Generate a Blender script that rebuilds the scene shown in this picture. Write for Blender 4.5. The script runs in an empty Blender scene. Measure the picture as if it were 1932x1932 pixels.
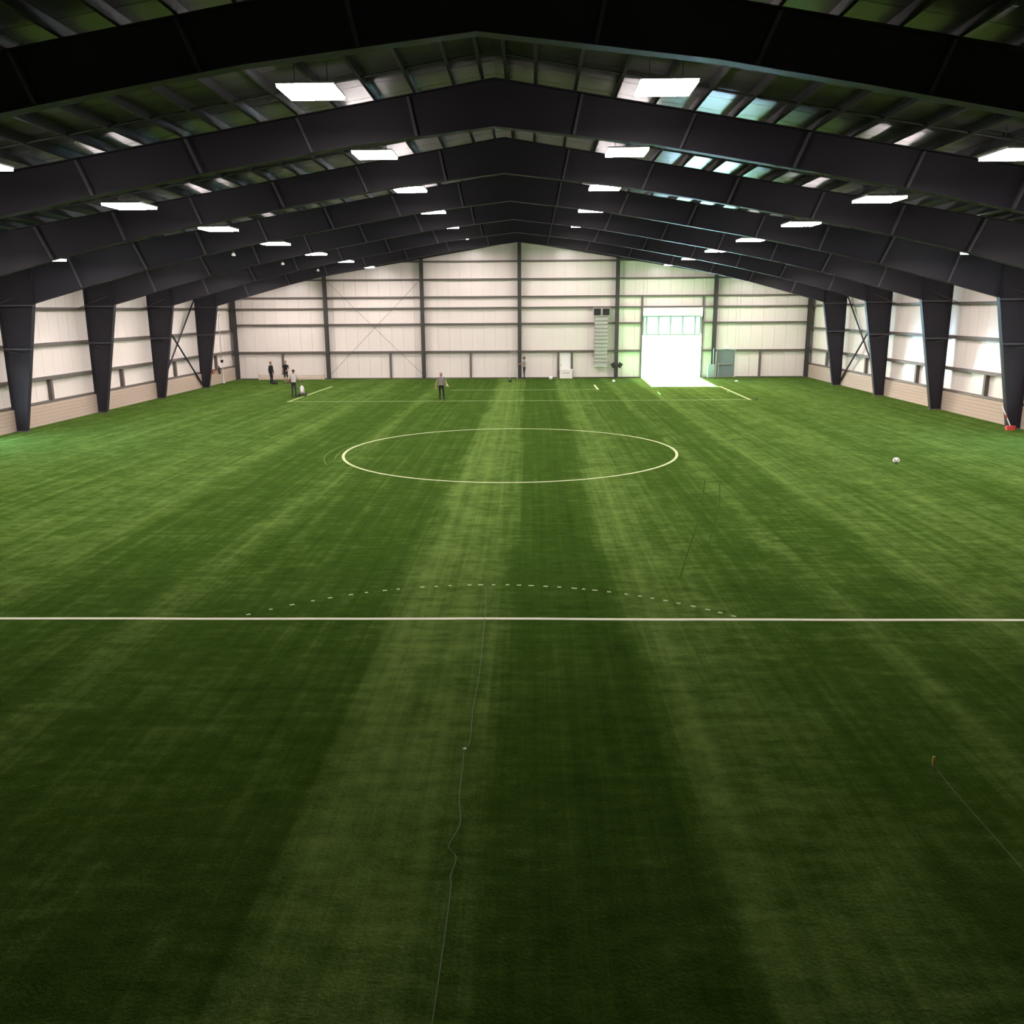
import bpy, bmesh, math, random
from mathutils import Vector, Matrix

random.seed(7)
scene = bpy.context.scene
COL = scene.collection

# ------------------------------------------------------------------ camera
CAM = Vector((0.9105, 0.0, 5.2998))
PITCH, YAW, ROLL, FPX = 0.22989, -0.02304, -0.00633, 1628.6
fw = Vector((math.sin(YAW) * math.cos(PITCH), math.cos(YAW) * math.cos(PITCH), -math.sin(PITCH)))
rt = Vector((math.cos(YAW), -math.sin(YAW), 0.0))
up = rt.cross(fw)
r2 = math.cos(ROLL) * rt + math.sin(ROLL) * up
u2 = -math.sin(ROLL) * rt + math.cos(ROLL) * up
cd = bpy.data.cameras.new('camera')
cam = bpy.data.objects.new('camera', cd)
COL.objects.link(cam)
cam.matrix_world = Matrix(((r2.x, u2.x, -fw.x, CAM.x), (r2.y, u2.y, -fw.y, CAM.y), (r2.z, u2.z, -fw.z, CAM.z), (0, 0, 0, 1)))
cd.sensor_fit = 'HORIZONTAL'
cd.sensor_width = 36.0
cd.lens = FPX / 1932.0 * 36.0
cd.clip_start = 0.05
cd.clip_end = 600
scene.camera = cam

# ------------------------------------------------------------------ sky, sun, exposure
SKY_STRENGTH = 200.0
SUN_STRENGTH = 600.0
LAMP_STRENGTH = 81.0
SUN_EL = math.radians(20.8)
world = bpy.data.worlds.new('world')
scene.world = world
world.use_nodes = True
wn = world.node_tree
bg = wn.nodes['Background']
sky = wn.nodes.new('ShaderNodeTexSky')
sky.sky_type = 'HOSEK_WILKIE'
sky.sun_direction = Vector((0.02, math.cos(SUN_EL), math.sin(SUN_EL))).normalized()
sky.turbidity = 4.0
sky.ground_albedo = 0.3
wn.links.new(sky.outputs['Color'], bg.inputs['Color'])
bg.inputs['Strength'].default_value = SKY_STRENGTH
sd = bpy.data.lights.new('sun', 'SUN')
sd.energy = SUN_STRENGTH
sd.angle = math.radians(0.6)
sd.color = (0.44, 0.83, 1.12)
sun = bpy.data.objects.new('sun', sd)
COL.objects.link(sun)
sun.rotation_euler = Vector((-0.035, -math.cos(SUN_EL), -math.sin(SUN_EL))).to_track_quat('-Z', 'Y').to_euler()
sun.location = (12, 110, 40)

vs = scene.view_settings
vs.view_transform = 'Standard'
vs.look = 'None'
vs.exposure = 0.0
vs.gamma = 1.0
vs.use_curve_mapping = False
scene.cycles.max_bounces = 4
scene.cycles.diffuse_bounces = 3
scene.cycles.glossy_bounces = 2
scene.cycles.transmission_bounces = 2
scene.cycles.use_adaptive_sampling = True
scene.cycles.adaptive_threshold = 0.08
scene.cycles.adaptive_min_samples = 16
scene.cycles.sample_clamp_indirect = 25.0

# ------------------------------------------------------------------ helpers
def tag(o, label=None, cat=None, group=None, kind=None):
    if label: o['label'] = label
    if cat: o['category'] = cat
    if group: o['group'] = group
    if kind: o['kind'] = kind
    return o

def empty(name, loc=(0, 0, 0), rz=0.0):
    o = bpy.data.objects.new(name, None)
    o.empty_display_size = 0.2
    COL.objects.link(o)
    o.location = loc
    o.rotation_euler = (0, 0, rz)
    return o

def link(name, mesh, parent=None, loc=(0, 0, 0), rot=(0, 0, 0), scale=(1, 1, 1)):
    o = bpy.data.objects.new(name, mesh)
    COL.objects.link(o)
    if parent is not None:
        o.parent = parent
    o.location = loc
    o.rotation_euler = rot
    o.scale = scale
    return o

class MB:
    """collects shapes; build() links them as ONE mesh object"""
    def __init__(self):
        self.v = []; self.f = []
    def poly(self, pts, faces):
        b = len(self.v)
        self.v += [tuple(p) for p in pts]
        self.f += [tuple(b + i for i in f) for f in faces]
        return self
    def box(self, x0, x1, y0, y1, z0, z1, m=None):
        pts = [Vector(p) for p in ((x0, y0, z0), (x1, y0, z0), (x1, y1, z0), (x0, y1, z0), (x0, y0, z1), (x1, y0, z1), (x1, y1, z1), (x0, y1, z1))]
        if m is not None: pts = [m @ p for p in pts]
        return self.poly(pts, ((0, 3, 2, 1), (4, 5, 6, 7), (0, 1, 5, 4), (1, 2, 6, 5), (2, 3, 7, 6), (3, 0, 4, 7)))
    def prism(self, pts2, y0, y1):
        """polygon of (x, z) extruded along y"""
        n = len(pts2)
        pts = [(x, y0, z) for x, z in pts2] + [(x, y1, z) for x, z in pts2]
        return self.poly(pts, [tuple(range(n)), tuple(range(2 * n - 1, n - 1, -1))] + [(i, i + n, (i + 1) % n + n, (i + 1) % n) for i in range(n)])
    def tube(self, pts, r, n=8, r_end=None, cap=True):
        pts = [Vector(p) for p in pts]
        rings = []
        for i, p in enumerate(pts):
            d = (pts[min(i + 1, len(pts) - 1)] - pts[max(i - 1, 0)]).normalized()
            a = d.cross(Vector((0, 0, 1)))
            if a.length < 1e-4: a = d.cross(Vector((0, 1, 0)))
            a.normalize(); b = d.cross(a)
            t = i / max(1, len(pts) - 1)
            rr = r if r_end is None else r + (r_end - r) * t
            rings.append([p + rr * (math.cos(2 * math.pi * k / n) * a + math.sin(2 * math.pi * k / n) * b) for k in range(n)])
        base = [q for g in rings for q in g]
        faces = []
        for i in range(len(pts) - 1):
            for k in range(n):
                faces.append((i * n + k, i * n + (k + 1) % n, (i + 1) * n + (k + 1) % n, (i + 1) * n + k))
        if cap:
            faces.append(tuple(range(n - 1, -1, -1)))
            faces.append(tuple((len(pts) - 1) * n + k for k in range(n)))
        return self.poly(base, faces)
    def strip(self, pts, w):
        """flat bar of plates: polyline of (x, z) with thickness t along the y width w=(y0, y1, t)"""
        y0, y1, t = w
        for (xa, za), (xb, zb) in zip(pts[:-1], pts[1:]):
            d = Vector((xb - xa, zb - za)).normalized()
            nx, nz = -d.y * t, d.x * t
            self.prism([(xa, za), (xb, zb), (xb + nx, zb + nz), (xa + nx, za + nz)], y0, y1)
        return self
    def lathe(self, prof, c=(0, 0, 0), n=20, sx=1, sy=1):
        base = []; m = len(prof)
        for r, z in prof:
            for k in range(n):
                a = 2 * math.pi * k / n
                base.append((c[0] + sx * r * math.cos(a), c[1] + sy * r * math.sin(a), c[2] + z))
        faces = []
        for i in range(m - 1):
            for k in range(n):
                faces.append((i * n + k, i * n + (k + 1) % n, (i + 1) * n + (k + 1) % n, (i + 1) * n + k))
        faces.append(tuple(range(n - 1, -1, -1)))
        faces.append(tuple((m - 1) * n + k for k in range(n)))
        return self.poly(base, faces)
    def mesh(self, name, mat, smooth=False):
        me = bpy.data.meshes.new(name)
        me.from_pydata(self.v, [], self.f)
        bm = bmesh.new(); bm.from_mesh(me)
        bmesh.ops.recalc_face_normals(bm, faces=bm.faces)
        bm.to_mesh(me); bm.free()
        if mat: me.materials.append(mat)
        if smooth:
            for p in me.polygons: p.use_smooth = True
        return me
    def build(self, name, mat, parent=None, loc=(0, 0, 0), smooth=False):
        return link(name, self.mesh(name, mat, smooth), parent, loc)

_cubes = {}
def cube(name, mat, parent, x0, x1, y0, y1, z0, z1, rot=(0, 0, 0)):
    """a box piece that shares one cube mesh per material"""
    if mat.name not in _cubes:
        _cubes[mat.name] = MB().box(-.5, .5, -.5, .5, -.5, .5).mesh('block_' + mat.name, mat)
    return link(name, _cubes[mat.name], parent, ((x0 + x1) / 2, (y0 + y1) / 2, (z0 + z1) / 2), rot, (x1 - x0, y1 - y0, z1 - z0))

# ------------------------------------------------------------------ materials
def mat(name, col, rough=0.6, metal=0.0, spec=0.5, noise=0.0, nscale=3.0, bump=0.0, bscale=40.0, stretch=(1, 1, 1)):
    m = bpy.data.materials.new(name)
    m.use_nodes = True
    nt = m.node_tree
    b = nt.nodes['Principled BSDF']
    b.inputs['Base Color'].default_value = (*col, 1)
    b.inputs['Roughness'].default_value = rough
    b.inputs['Metallic'].default_value = metal
    b.inputs['Specular IOR Level'].default_value = spec
    if noise or bump:
        geo = nt.nodes.new('ShaderNodeNewGeometry')
        mp = nt.nodes.new('ShaderNodeMapping')
        mp.inputs['Scale'].default_value = stretch
        nt.links.new(geo.outputs['Position'], mp.inputs['Vector'])
    if noise:
        n = nt.nodes.new('ShaderNodeTexNoise')
        n.inputs['Scale'].default_value = nscale
        n.inputs['Detail'].default_value = 5
        nt.links.new(mp.outputs[0], n.inputs['Vector'])
        r = nt.nodes.new('ShaderNodeMapRange')
        r.inputs['To Min'].default_value = 1 - noise
        r.inputs['To Max'].default_value = 1 + noise
        nt.links.new(n.outputs['Fac'], r.inputs['Value'])
        mx = nt.nodes.new('ShaderNodeVectorMath'); mx.operation = 'SCALE'
        mx.inputs[0].default_value = col
        nt.links.new(r.outputs[0], mx.inputs['Scale'])
        nt.links.new(mx.outputs[0], b.inputs['Base Color'])
    if bump:
        n2 = nt.nodes.new('ShaderNodeTexNoise')
        n2.inputs['Scale'].default_value = bscale
        n2.inputs['Detail'].default_value = 3
        nt.links.new(mp.outputs[0], n2.inputs['Vector'])
        bp = nt.nodes.new('ShaderNodeBump')
        bp.inputs['Strength'].default_value = bump
        bp.inputs['Distance'].default_value = 0.02
        nt.links.new(n2.outputs['Fac'], bp.inputs['Height'])
        nt.links.new(bp.outputs[0], b.inputs['Normal'])
    return m

M = {}
M['steel'] = mat('charcoal_steel', (0.0245, 0.0225, 0.030), 0.55, spec=0.3, noise=0.12, nscale=1.5)
M['stiff'] = mat('stiffener_steel', (0.075, 0.076, 0.082), 0.5)
M['post'] = mat('end_post_steel', (0.045, 0.042, 0.041), 0.5)
M['girt'] = mat('girt_steel', (0.12, 0.102, 0.09), 0.55, noise=0.15, nscale=4)
M['panel'] = mat('liner_panel', (0.80, 0.735, 0.69), 0.27, noise=0.035, nscale=1.2, bump=0.12, bscale=2.2, stretch=(3, 3, 0.5))
M['skin_wall'] = mat('wall_backing', (0.62, 0.58, 0.55), 0.7)
M['plank'] = mat('beige_wainscot', (0.47, 0.375, 0.305), 0.7, noise=0.06, nscale=6)
M['deck'] = mat('roof_sheet', (0.15, 0.136, 0.15), 0.34, metal=0.6, noise=0.2, nscale=2, bump=0.35, bscale=3)
M['purlin'] = mat('purlin_steel', (0.03, 0.03, 0.033), 0.5)
M['white'] = mat('white_paint', (0.8, 0.8, 0.78), 0.5)
M['white_plastic'] = mat('white_plastic', (0.82, 0.80, 0.76), 0.4)
M['line'] = mat('white_turf_fibre', (0.74, 0.76, 0.58), 0.9, spec=0.1, noise=0.12, nscale=30)
M['circle_line'] = mat('cream_turf_fibre', (0.47, 0.54, 0.30), 0.9, spec=0.1, noise=0.15, nscale=20)
M['far_line'] = mat('pale_green_fibre', (0.33, 0.42, 0.17), 0.9, spec=0.1, noise=0.12, nscale=20)
M['faint_mark'] = mat('faint_chalk_mark', (0.115, 0.185, 0.05), 0.9, spec=0.0, noise=0.3, nscale=8)
M['track'] = mat('dark_brushed_track', (0.043, 0.082, 0.014), 0.9, spec=0.0, noise=0.3, nscale=6)
M['thin_line'] = mat('faint_chalk_line', (0.27, 0.36, 0.17), 0.9, spec=0.1, noise=0.2, nscale=12)
M['rib'] = mat('duct_rib', (0.22, 0.215, 0.205), 0.5)
M['duct'] = mat('galvanised_duct', (0.40, 0.385, 0.365), 0.6, noise=0.08, nscale=6)
M['mullion'] = mat('door_mullion', (0.42, 0.42, 0.43), 0.5)
M['black'] = mat('black_louvre', (0.012, 0.012, 0.013), 0.6)
M['door_grey'] = mat('grey_green_door', (0.17, 0.22, 0.22), 0.5)
M['cabinet'] = mat('pale_teal_cabinet', (0.30, 0.40, 0.38), 0.5)
M['chrome'] = mat('bright_metal', (0.7, 0.7, 0.7), 0.25, metal=0.9)
M['concrete'] = mat('outside_concrete', (0.55, 0.54, 0.51), 0.85, noise=0.1, nscale=1.5)
M['asphalt'] = mat('asphalt', (0.045, 0.047, 0.05), 0.9, noise=0.2, nscale=2)
M['lamp_body'] = mat('lamp_housing', (0.55, 0.55, 0.55), 0.5)
M['red'] = mat('red_plastic', (0.55, 0.04, 0.03), 0.5)
M['brown'] = mat('brown_bag', (0.16, 0.06, 0.035), 0.7)
M['dark_brown'] = mat('dark_brown_metal', (0.05, 0.035, 0.025), 0.6)
M['yellow'] = mat('yellow_paint', (0.62, 0.55, 0.06), 0.6)
M['string'] = mat('string', (0.13, 0.18, 0.09), 0.8)
M['pipe'] = mat('white_pipe', (0.75, 0.73, 0.70), 0.5)
M['barrier'] = mat('pale_tan_board', (0.66, 0.54, 0.44), 0.7, noise=0.15, nscale=5)
M['beige_rail'] = mat('tan_rail', (0.50, 0.42, 0.34), 0.7)
M['rubber'] = mat('rubber', (0.02, 0.02, 0.02), 0.8)
M['ball_white'] = mat('ball_white', (0.82, 0.78, 0.74), 0.45)
M['ball_black'] = mat('ball_black', (0.02, 0.02, 0.02), 0.45)

def emit(name, col, s):
    m = bpy.data.materials.new(name); m.use_nodes = True
    nt = m.node_tree; nt.nodes.remove(nt.nodes['Principled BSDF'])
    e = nt.nodes.new('ShaderNodeEmission')
    e.inputs['Color'].default_value = (*col, 1); e.inputs['Strength'].default_value = s
    nt.links.new(e.outputs[0], nt.nodes['Material Output'].inputs['Surface'])
    m.cycles.emission_sampling = 'FRONT'
    return m
M['lamp'] = emit('lamp_light', (1.0, 0.89, 0.865), LAMP_STRENGTH)
M['exit'] = emit('small_sign_light', (1.0, 0.75, 0.68), 1.6)

# translucent glazing of the overhead door
g = bpy.data.materials.new('frosted_glazing'); g.use_nodes = True
nt = g.node_tree
pb = nt.nodes['Principled BSDF']; pb.inputs['Base Color'].default_value = (0.9, 0.92, 0.92, 1); pb.inputs['Roughness'].default_value = 0.3
tr = nt.nodes.new('ShaderNodeBsdfTranslucent'); tr.inputs['Color'].default_value = (0.22, 0.24, 0.25, 1)
mx = nt.nodes.new('ShaderNodeMixShader'); mx.inputs[0].default_value = 0.4
nt.links.new(pb.outputs[0], mx.inputs[1]); nt.links.new(tr.outputs[0], mx.inputs[2])
nt.links.new(mx.outputs[0], nt.nodes['Material Output'].inputs['Surface'])
M['glaze'] = g

# turf: long brushed bands along the hall, blotches and fine fibre grain
def turf_material():
    m = bpy.data.materials.new('green_turf'); m.use_nodes = True
    nt = m.node_tree; N = nt.nodes.new; L = nt.links.new
    b = nt.nodes['Principled BSDF']
    geo = N('ShaderNodeNewGeometry')
    sep = N('ShaderNodeSeparateXYZ'); L(geo.outputs['Position'], sep.inputs[0])
    # wobble of the band edges
    mp = N('ShaderNodeMapping'); mp.inputs['Scale'].default_value = (0.55, 0.16, 1); L(geo.outputs['Position'], mp.inputs['Vector'])
    nw = N('ShaderNodeTexNoise'); nw.inputs['Scale'].default_value = 1.0; nw.inputs['Detail'].default_value = 4; nw.inputs['Roughness'].default_value = 0.62
    L(mp.outputs[0], nw.inputs['Vector'])
    wob = N('ShaderNodeMath'); wob.operation = 'MULTIPLY_ADD'; wob.inputs[1].default_value = 1.1; L(nw.outputs['Fac'], wob.inputs[0])
    sub = N('ShaderNodeMath'); sub.operation = 'SUBTRACT'; L(sep.outputs['X'], wob.inputs[2]); L(wob.outputs[0], sub.inputs[0]); sub.inputs[1].default_value = 0.55
    mr = N('ShaderNodeMapRange'); mr.inputs['From Min'].default_value = -24; mr.inputs['From Max'].default_value = 24; L(sub.outputs[0], mr.inputs['Value'])
    ramp = N('ShaderNodeValToRGB'); ramp.color_ramp.interpolation = 'LINEAR'
    # (x, brightness) of the brushed bands across the pitch
    bands = [(-24, .55), (-19, .45), (-16.5, .62), (-14.5, .42), (-12, .62), (-10.6, .5), (-9.4, .78), (-8.5, .3), (-6.4, .25), (-5.8, .72), (-5.1, .32), (-1.75, .22),
             (-1.35, .95), (-0.3, .85), (0.4, .62), (0.65, .12), (2.45, .06), (2.85, .82), (3.9, .66), (4.4, .5), (5.4, .28), (6.2, .24), (6.6, .74), (7.1, .3), (8.4, .34), (8.9, .8), (10.4, .45), (12, .7), (14, .4), (17, .62), (20, .48), (24, .5)]
    e = ramp.color_ramp.elements
    for i, (x, v) in enumerate(bands):
        pos = (x + 24) / 48
        el = e[i] if i < 2 else e.new(pos)
        el.position = pos; el.color = (v, v, v, 1)
    L(mr.outputs[0], ramp.inputs[0])
    # second family: blotches, streaks across, fibres
    def noise(scale, st, det, rough=0.6):
        q = N('ShaderNodeMapping'); q.inputs['Scale'].default_value = st; L(geo.outputs['Position'], q.inputs['Vector'])
        n = N('ShaderNodeTexNoise'); n.inputs['Scale'].default_value = scale; n.inputs['Detail'].default_value = det; n.inputs['Roughness'].default_value = rough
        L(q.outputs[0], n.inputs['Vector']); return n.outputs['Fac']
    blot = noise(0.9, (1, 0.8, 1), 4, 0.68)
    streak = noise(1.0, (4.0, 0.06, 1), 4, 0.7)
    cross = noise(2.2, (0.5, 2.2, 1), 2)
    fine = noise(26, (1, 1, 1), 2, 0.7)
    def madd(a, k, c):
        n = N('ShaderNodeMath'); n.operation = 'MULTIPLY_ADD'; L(a, n.inputs[0]); n.inputs[1].default_value = k
        if isinstance(c, float): n.inputs[2].default_value = c
        else: L(c, n.inputs[2])
        return n.outputs[0]
    clump = noise(3.2, (1, 1.3, 1), 5, 0.74)
    s = madd(ramp.outputs['Color'], 0.44, -1.005)
    s = madd(clump, 0.64, s)
    s = madd(blot, 0.55, s); s = madd(streak, 0.70, s); s = madd(cross, 0.42, s); s = madd(fine, 0.32, s)
    cr = N('ShaderNodeValToRGB'); L(s, cr.inputs[0])
    cr.color_ramp.elements[0].position = 0.0; cr.color_ramp.elements[0].color = (0.011, 0.030, 0.0034, 1)
    cr.color_ramp.elements[1].position = 0.95; cr.color_ramp.elements[1].color = (0.126, 0.200, 0.046, 1)
    k = cr.color_ramp.elements.new(0.45); k.color = (0.036, 0.075, 0.0105, 1)
    L(cr.outputs[0], b.inputs['Base Color'])
    b.inputs['Roughness'].default_value = 0.9
    b.inputs['Specular IOR Level'].default_value = 0.0
    b.inputs['Sheen Weight'].default_value = 0.085
    b.inputs['Sheen Roughness'].default_value = 0.38
    b.inputs['Sheen Tint'].default_value = (0.46, 0.70, 0.20, 1)
    bp = N('ShaderNodeBump'); bp.inputs['Strength'].default_value = 0.5; bp.inputs['Distance'].default_value = 0.03
    L(fine, bp.inputs['Height']); L(bp.outputs[0], b.inputs['Normal'])
    return m
M['turf'] = turf_material()

# ------------------------------------------------------------------ dimensions
HW = 22.86                      # half width of the hall
YF, YN = 69.62, -3.5            # far and near end wall faces
RIDGE, SLOPE = 10.95, 0.1645    # top of rafters at the ridge, roof pitch
FRAMES = [61.93 - 7.66 * i for i in range(8)]
def roof(x, d=0.0): return RIDGE + d - SLOPE * abs(x)

# ------------------------------------------------------------------ floor and its markings
floor = MB().box(-23.1, 23.1, YN - .1, YF + .1, -0.3, 0.0).build('floor', M['turf'])
tag(floor, 'green artificial turf pitch with brushed light and dark bands', 'turf pitch', kind='structure')
def quad_line(name, pts, w, m, z=0.004):
    """painted band of width w along ground polyline pts"""
    mb = MB(); n = len(pts)
    closed = (Vector(pts[0]) - Vector(pts[-1])).length < 1e-6
    ls, rs = [], []
    for i in range(n):
        a = Vector(pts[(i - 1) if i else (n - 2 if closed else 0)]); c = Vector(pts[(i + 1) if i < n - 1 else (1 if closed else n - 1)])
        d = (c - a).normalized(); nn = Vector((-d.y, d.x)) * w / 2; p = Vector(pts[i])
        ls.append(p + nn); rs.append(p - nn)
    for i in range(n - 1):
        q = [ls[i], ls[i + 1], rs[i + 1], rs[i]]
        mb.poly([(v.x, v.y, z) for v in q] + [(v.x, v.y, -0.01) for v in q], ((0, 1, 2, 3), (0, 4, 5, 1), (2, 6, 7, 3), (1, 5, 6, 2), (3, 7, 4, 0)))
    return mb.build(name, m, floor)
CX, CY, CR = 0.09, 33.05, 6.344
quad_line('centre_circle', [(CX + CR * math.cos(2 * math.pi * k / 128), CY + CR * math.sin(2 * math.pi * k / 128)) for k in range(129)], 0.105, M['circle_line'])
ln = []
for i in range(41):
    x = -20.5 + 41 * i / 40
    ln.append((x, 14.355 + 0.035 * math.exp(-((x - 0.1) / 1.6) ** 2) + 0.006 * math.sin(x * 1.7)))
quad_line('box_line', ln, 0.105, M['line'])
quad_line('chalk_line', [(-13.7, 51.8), (14.0, 51.98)], 0.11, M['thin_line'])
quad_line('chalk_line', [(-4.6, 59.1), (5.45, 59.05)], 0.11, M['thin_line'])
quad_line('box_line', [(-13.72, 51.7), (-13.45, 62.4)], 0.16, M['far_line'])
quad_line('box_line', [(13.98, 51.9), (14.12, 61.2)], 0.16, M['far_line'])
quad_line('box_line', [(5.44, 59.0), (5.46, 62.9)], 0.14, M['circle_line'])
# faint trial arcs beside the circle and two dark wheel tracks
for rr, a0, a1 in ((CR + .62, 158, 205), (CR + .22, 166, 196)):
    quad_line('trial_arc', [(CX + rr * math.cos(math.radians(t)), CY - .35 + rr * math.sin(math.radians(t))) for t in range(a0, a1, 3)], 0.04, M['faint_mark'])
TRACK_A = [(6.42, 27.04), (5.98, 25.01), (5.22, 21.72), (4.42, 18.71), (3.91, 16.75)]
TRACK_B = [(6.75, 26.4), (6.16, 23.58), (5.36, 20.62), (4.8, 18.6)]
quad_line('wheel_track', TRACK_A, 0.035, M['track'])
quad_line('wheel_track', TRACK_B, 0.03, M['track'])
# dashes of the unfinished penalty arc
AX, AY, AR = 0.13, 9.9, 6.42
dash_px = [474, 508, 542, 577, 607, 645, 674, 709, 736, 784, 812, 840, 880, 903, 930, 959, 983, 1008, 1038, 1066, 1096, 1115, 1138, 1166, 1199, 1225, 1248, 1272, 1295, 1320, 1344, 1364, 1385]
dash_x = [0.16 + (px - 930) * (0.00955 if abs(px - 930) < 200 else 0.00951) for px in dash_px]
for x in dash_x:
    t = (x - AX) / 4.36
    y = 16.31 - 1.78 * t * t * (0.86 + 0.14 * t * t)
    slope = -2 * 1.78 * t / 4.36 * 0.95
    c = Vector((x, y)); d = Vector((1, slope)).normalized() * random.uniform(.03, .052)
    quad_line('dash', [tuple(c - d), tuple(c + d)], 0.055, M['circle_line'])

# ------------------------------------------------------------------ outside ground
ground = MB().box(-90, 90, -60, 190, -0.6, -0.31).build('ground', M['asphalt'])
tag(ground, 'dark asphalt ground around the outside of the hall', 'ground', kind='structure')
apron = MB().box(-20, 50, YF + .15, YF + 118, -0.31, -0.005).build('pavement', M['concrete'])
tag(apron, 'sunlit concrete apron outside the open overhead door', 'pavement', kind='structure')

# ------------------------------------------------------------------ side walls
def side_wall(s, name, label, open_y):
    """s = -1 for the side away from the door, +1 for the door side"""
    o0, o1, oh = open_y
    X0, X1 = s * 23.0, s * 23.12
    mb = MB()
    def bx(y0, y1, z0, z1): mb.box(min(X0, X1), max(X0, X1), y0, y1, z0, z1)
    bx(YN - .1, o0, -.3, 7.45); bx(o1, YF + .1, -.3, 7.45); bx(o0, o1, oh, 7.45)
    w = mb.build(name, M['skin_wall'])
    tag(w, label, 'wall', kind='structure')
    def sb(n, m, xa, xb, y0, y1, z0, z1): return cube(n, m, w, min(s * xa, s * xb), max(s * xa, s * xb), y0, y1, z0, z1)
    # liner sheets, one by one
    y = YF
    while y > 23.6:
        a = y - 0.912
        z0 = 1.0
        if a < o1 and y > o0: z0 = oh
        sb('panel', M['panel'], 22.955, 23.0, a + .006, y - .006, z0, 7.30)
        y = a
    sb('panel', M['panel'], 22.955, 23.0, YN, 23.5, 1.0, 7.3)
    bays = [YF] + FRAMES[:6]
    for hi, lo in zip(bays[:-1], bays[1:]):
        # girts between the columns
        for z, h in ((5.5, .13), (3.8, .15), (2.19, .15), (1.06, .09)):
            if lo < o1 and hi > o0 and z < oh:
                segs = [(lo, o0), (o1, hi)]
            else:
                segs = [(lo, hi)]
            for a, b in segs:
                if b - a > 0.3: sb('girt', M['girt'], 22.74, 22.955, a + .02, b - .02, z - h / 2, z + h / 2)
        mid = (lo + hi) / 2 - 0.32
        if not (o0 - .2 < mid < o1 + .2):
            sb('stud', M['girt'], 22.76, 22.955, mid - .1, mid + .1, 1.1, 2.12)
        # wainscot boards
        nb = 6
        for k in range(nb):
            z0, z1 = 1.0 * k / nb + .004, 1.0 * (k + 1) / nb - .004
            for a, b in ([(lo, o0), (o1, hi)] if lo < o1 and hi > o0 else [(lo, hi)]):
                if b - a > 0.3: sb('plank', M['plank'], 22.70, 23.0, a + .01, b - .01, max(z0, 0.001), z1)
        # small flange braces from girt to column
        for col in (lo, hi):
            if col > 69: continue
            for z, dz, dx in ((3.8, -.32, .75), (5.5, .62, 1.2)):
                MB().tube([(s * 22.74, col - 0.95, z), (s * (22.74 - dx), col - .03, z + dz)], 0.018, 6).build('flange_brace', M['girt'], w)
    # crossed rods in the second bay from the end wall
    y1, y0 = FRAMES[0], FRAMES[1]
    for dy in (0, .14):
        MB().tube([(s * 22.62, y1 - .1 - dy, 0.25), (s * 22.62, y0 + .35 - dy, 5.9)], 0.035, 6).build('brace_rod', M['steel'], w)
        MB().tube([(s * 22.66, y1 - .25 - dy, 6.1), (s * 22.66, y0 + .25 - dy, 0.3)], 0.035, 6).build('brace_rod', M['steel'], w)
    return w
wall_left = side_wall(-1, 'wall_left', 'white liner side wall with dark girts and beige wainscot, opposite the overhead door side', (32.2, 36.4, 3.0))
wall_right = side_wall(1, 'wall_right', 'white liner side wall with dark girts and beige wainscot, on the overhead door side', (30.4, 34.6, 3.0))

# ------------------------------------------------------------------ end walls
DX0, DX1, DH = 9.66, 14.28, 5.42          # overhead door opening
MX0, MX1, MH = 15.62, 16.98, 2.17         # personnel door
def gable_pieces(mb, y0, y1, x0, x1, z0, d):
    xs = [x0, x1] if x0 >= 0 or x1 <= 0 else [x0, 0, x1]
    top = [(x, roof(x, d)) for x in xs]
    mb.prism([(x0, z0), (x1, z0)] + top[::-1], y0, y1)
mb = MB()
for a, b, z in ((-23.1, DX0, -.3), (DX0, DX1, DH), (DX1, MX0, -.3), (MX0, MX1, MH), (MX1, 23.1, -.3)):
    gable_pieces(mb, YF + .06, YF + .14, a, b, z, 0.35)
wall_far = mb.build('wall_far', M['skin_wall'])
tag(wall_far, 'white liner gable end wall with dark posts and girts around the open door', 'wall', kind='structure')
xs = [-22.9 + 0.9124 * i for i in range(52)]
cuts = sorted(set([round(x, 3) for x in xs if x < 22.9] + [DX0, DX1, MX0, MX1, 22.9, 0.0]))
for a, b in zip(cuts[:-1], cuts[1:]):
    if b - a < 0.02: continue
    m_ = (a + b) / 2
    z = DH if DX0 < m_ < DX1 else MH if MX0 < m_ < MX1 else 0.0
    p = MB(); gable_pieces(p, YF, YF + .06, a + .006, b - .006, z, 0.0)
    p.build('panel', M['panel'], wall_far)
POSTS = [-15.24, -7.62, 0.0, 7.62, 15.24]
for x in [-22.55] + POSTS + [22.55]:
    top = roof(x, -.15)
    p = MB()
    p.box(x - .015, x + .015, YF - .46, YF - .2, 0, top)
    p.box(x - .14, x + .14, YF - .48, YF - .46, 0, top)
    p.box(x - .14, x + .14, YF - .21, YF - .19, 0, top)
    p.build('post', M['post'], wall_far)
    cube('base_plate', M['girt'], wall_far, x - .2, x + .2, YF - .5, YF - .17, 0, .03)
edges = [-22.6] + POSTS + [22.6]
for a, b in zip(edges[:-1], edges[1:]):
    for z, h in ((2.1, .15), (4.25, .13), (5.48, .12), (6.32, .12), (7.65, .12), (9.0, .11)):
        lim = (RIDGE - 0.25 - z) / SLOPE
        if lim <= 0: continue
        x0, x1 = max(a, -lim), min(b, lim)
        if x1 - x0 < 0.4: continue
        segs = [(x0, x1)]
        for q0, q1, qh in ((DX0 - .1, DX1 + .1, DH + .02), (MX0 - .06, MX1 + .06, MH + .03)):
            if z < qh:
                segs = [s2 for s0, s1 in segs for s2 in ((s0, min(s1, q0)), (max(s0, q1), s1)) if s2[1] - s2[0] > .1]
        for s0, s1 in segs:
            cube('girt', M['girt'], wall_far, s0 + .02, s1 - .02, YF - .19, YF, z - h / 2, z + h / 2)
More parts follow.
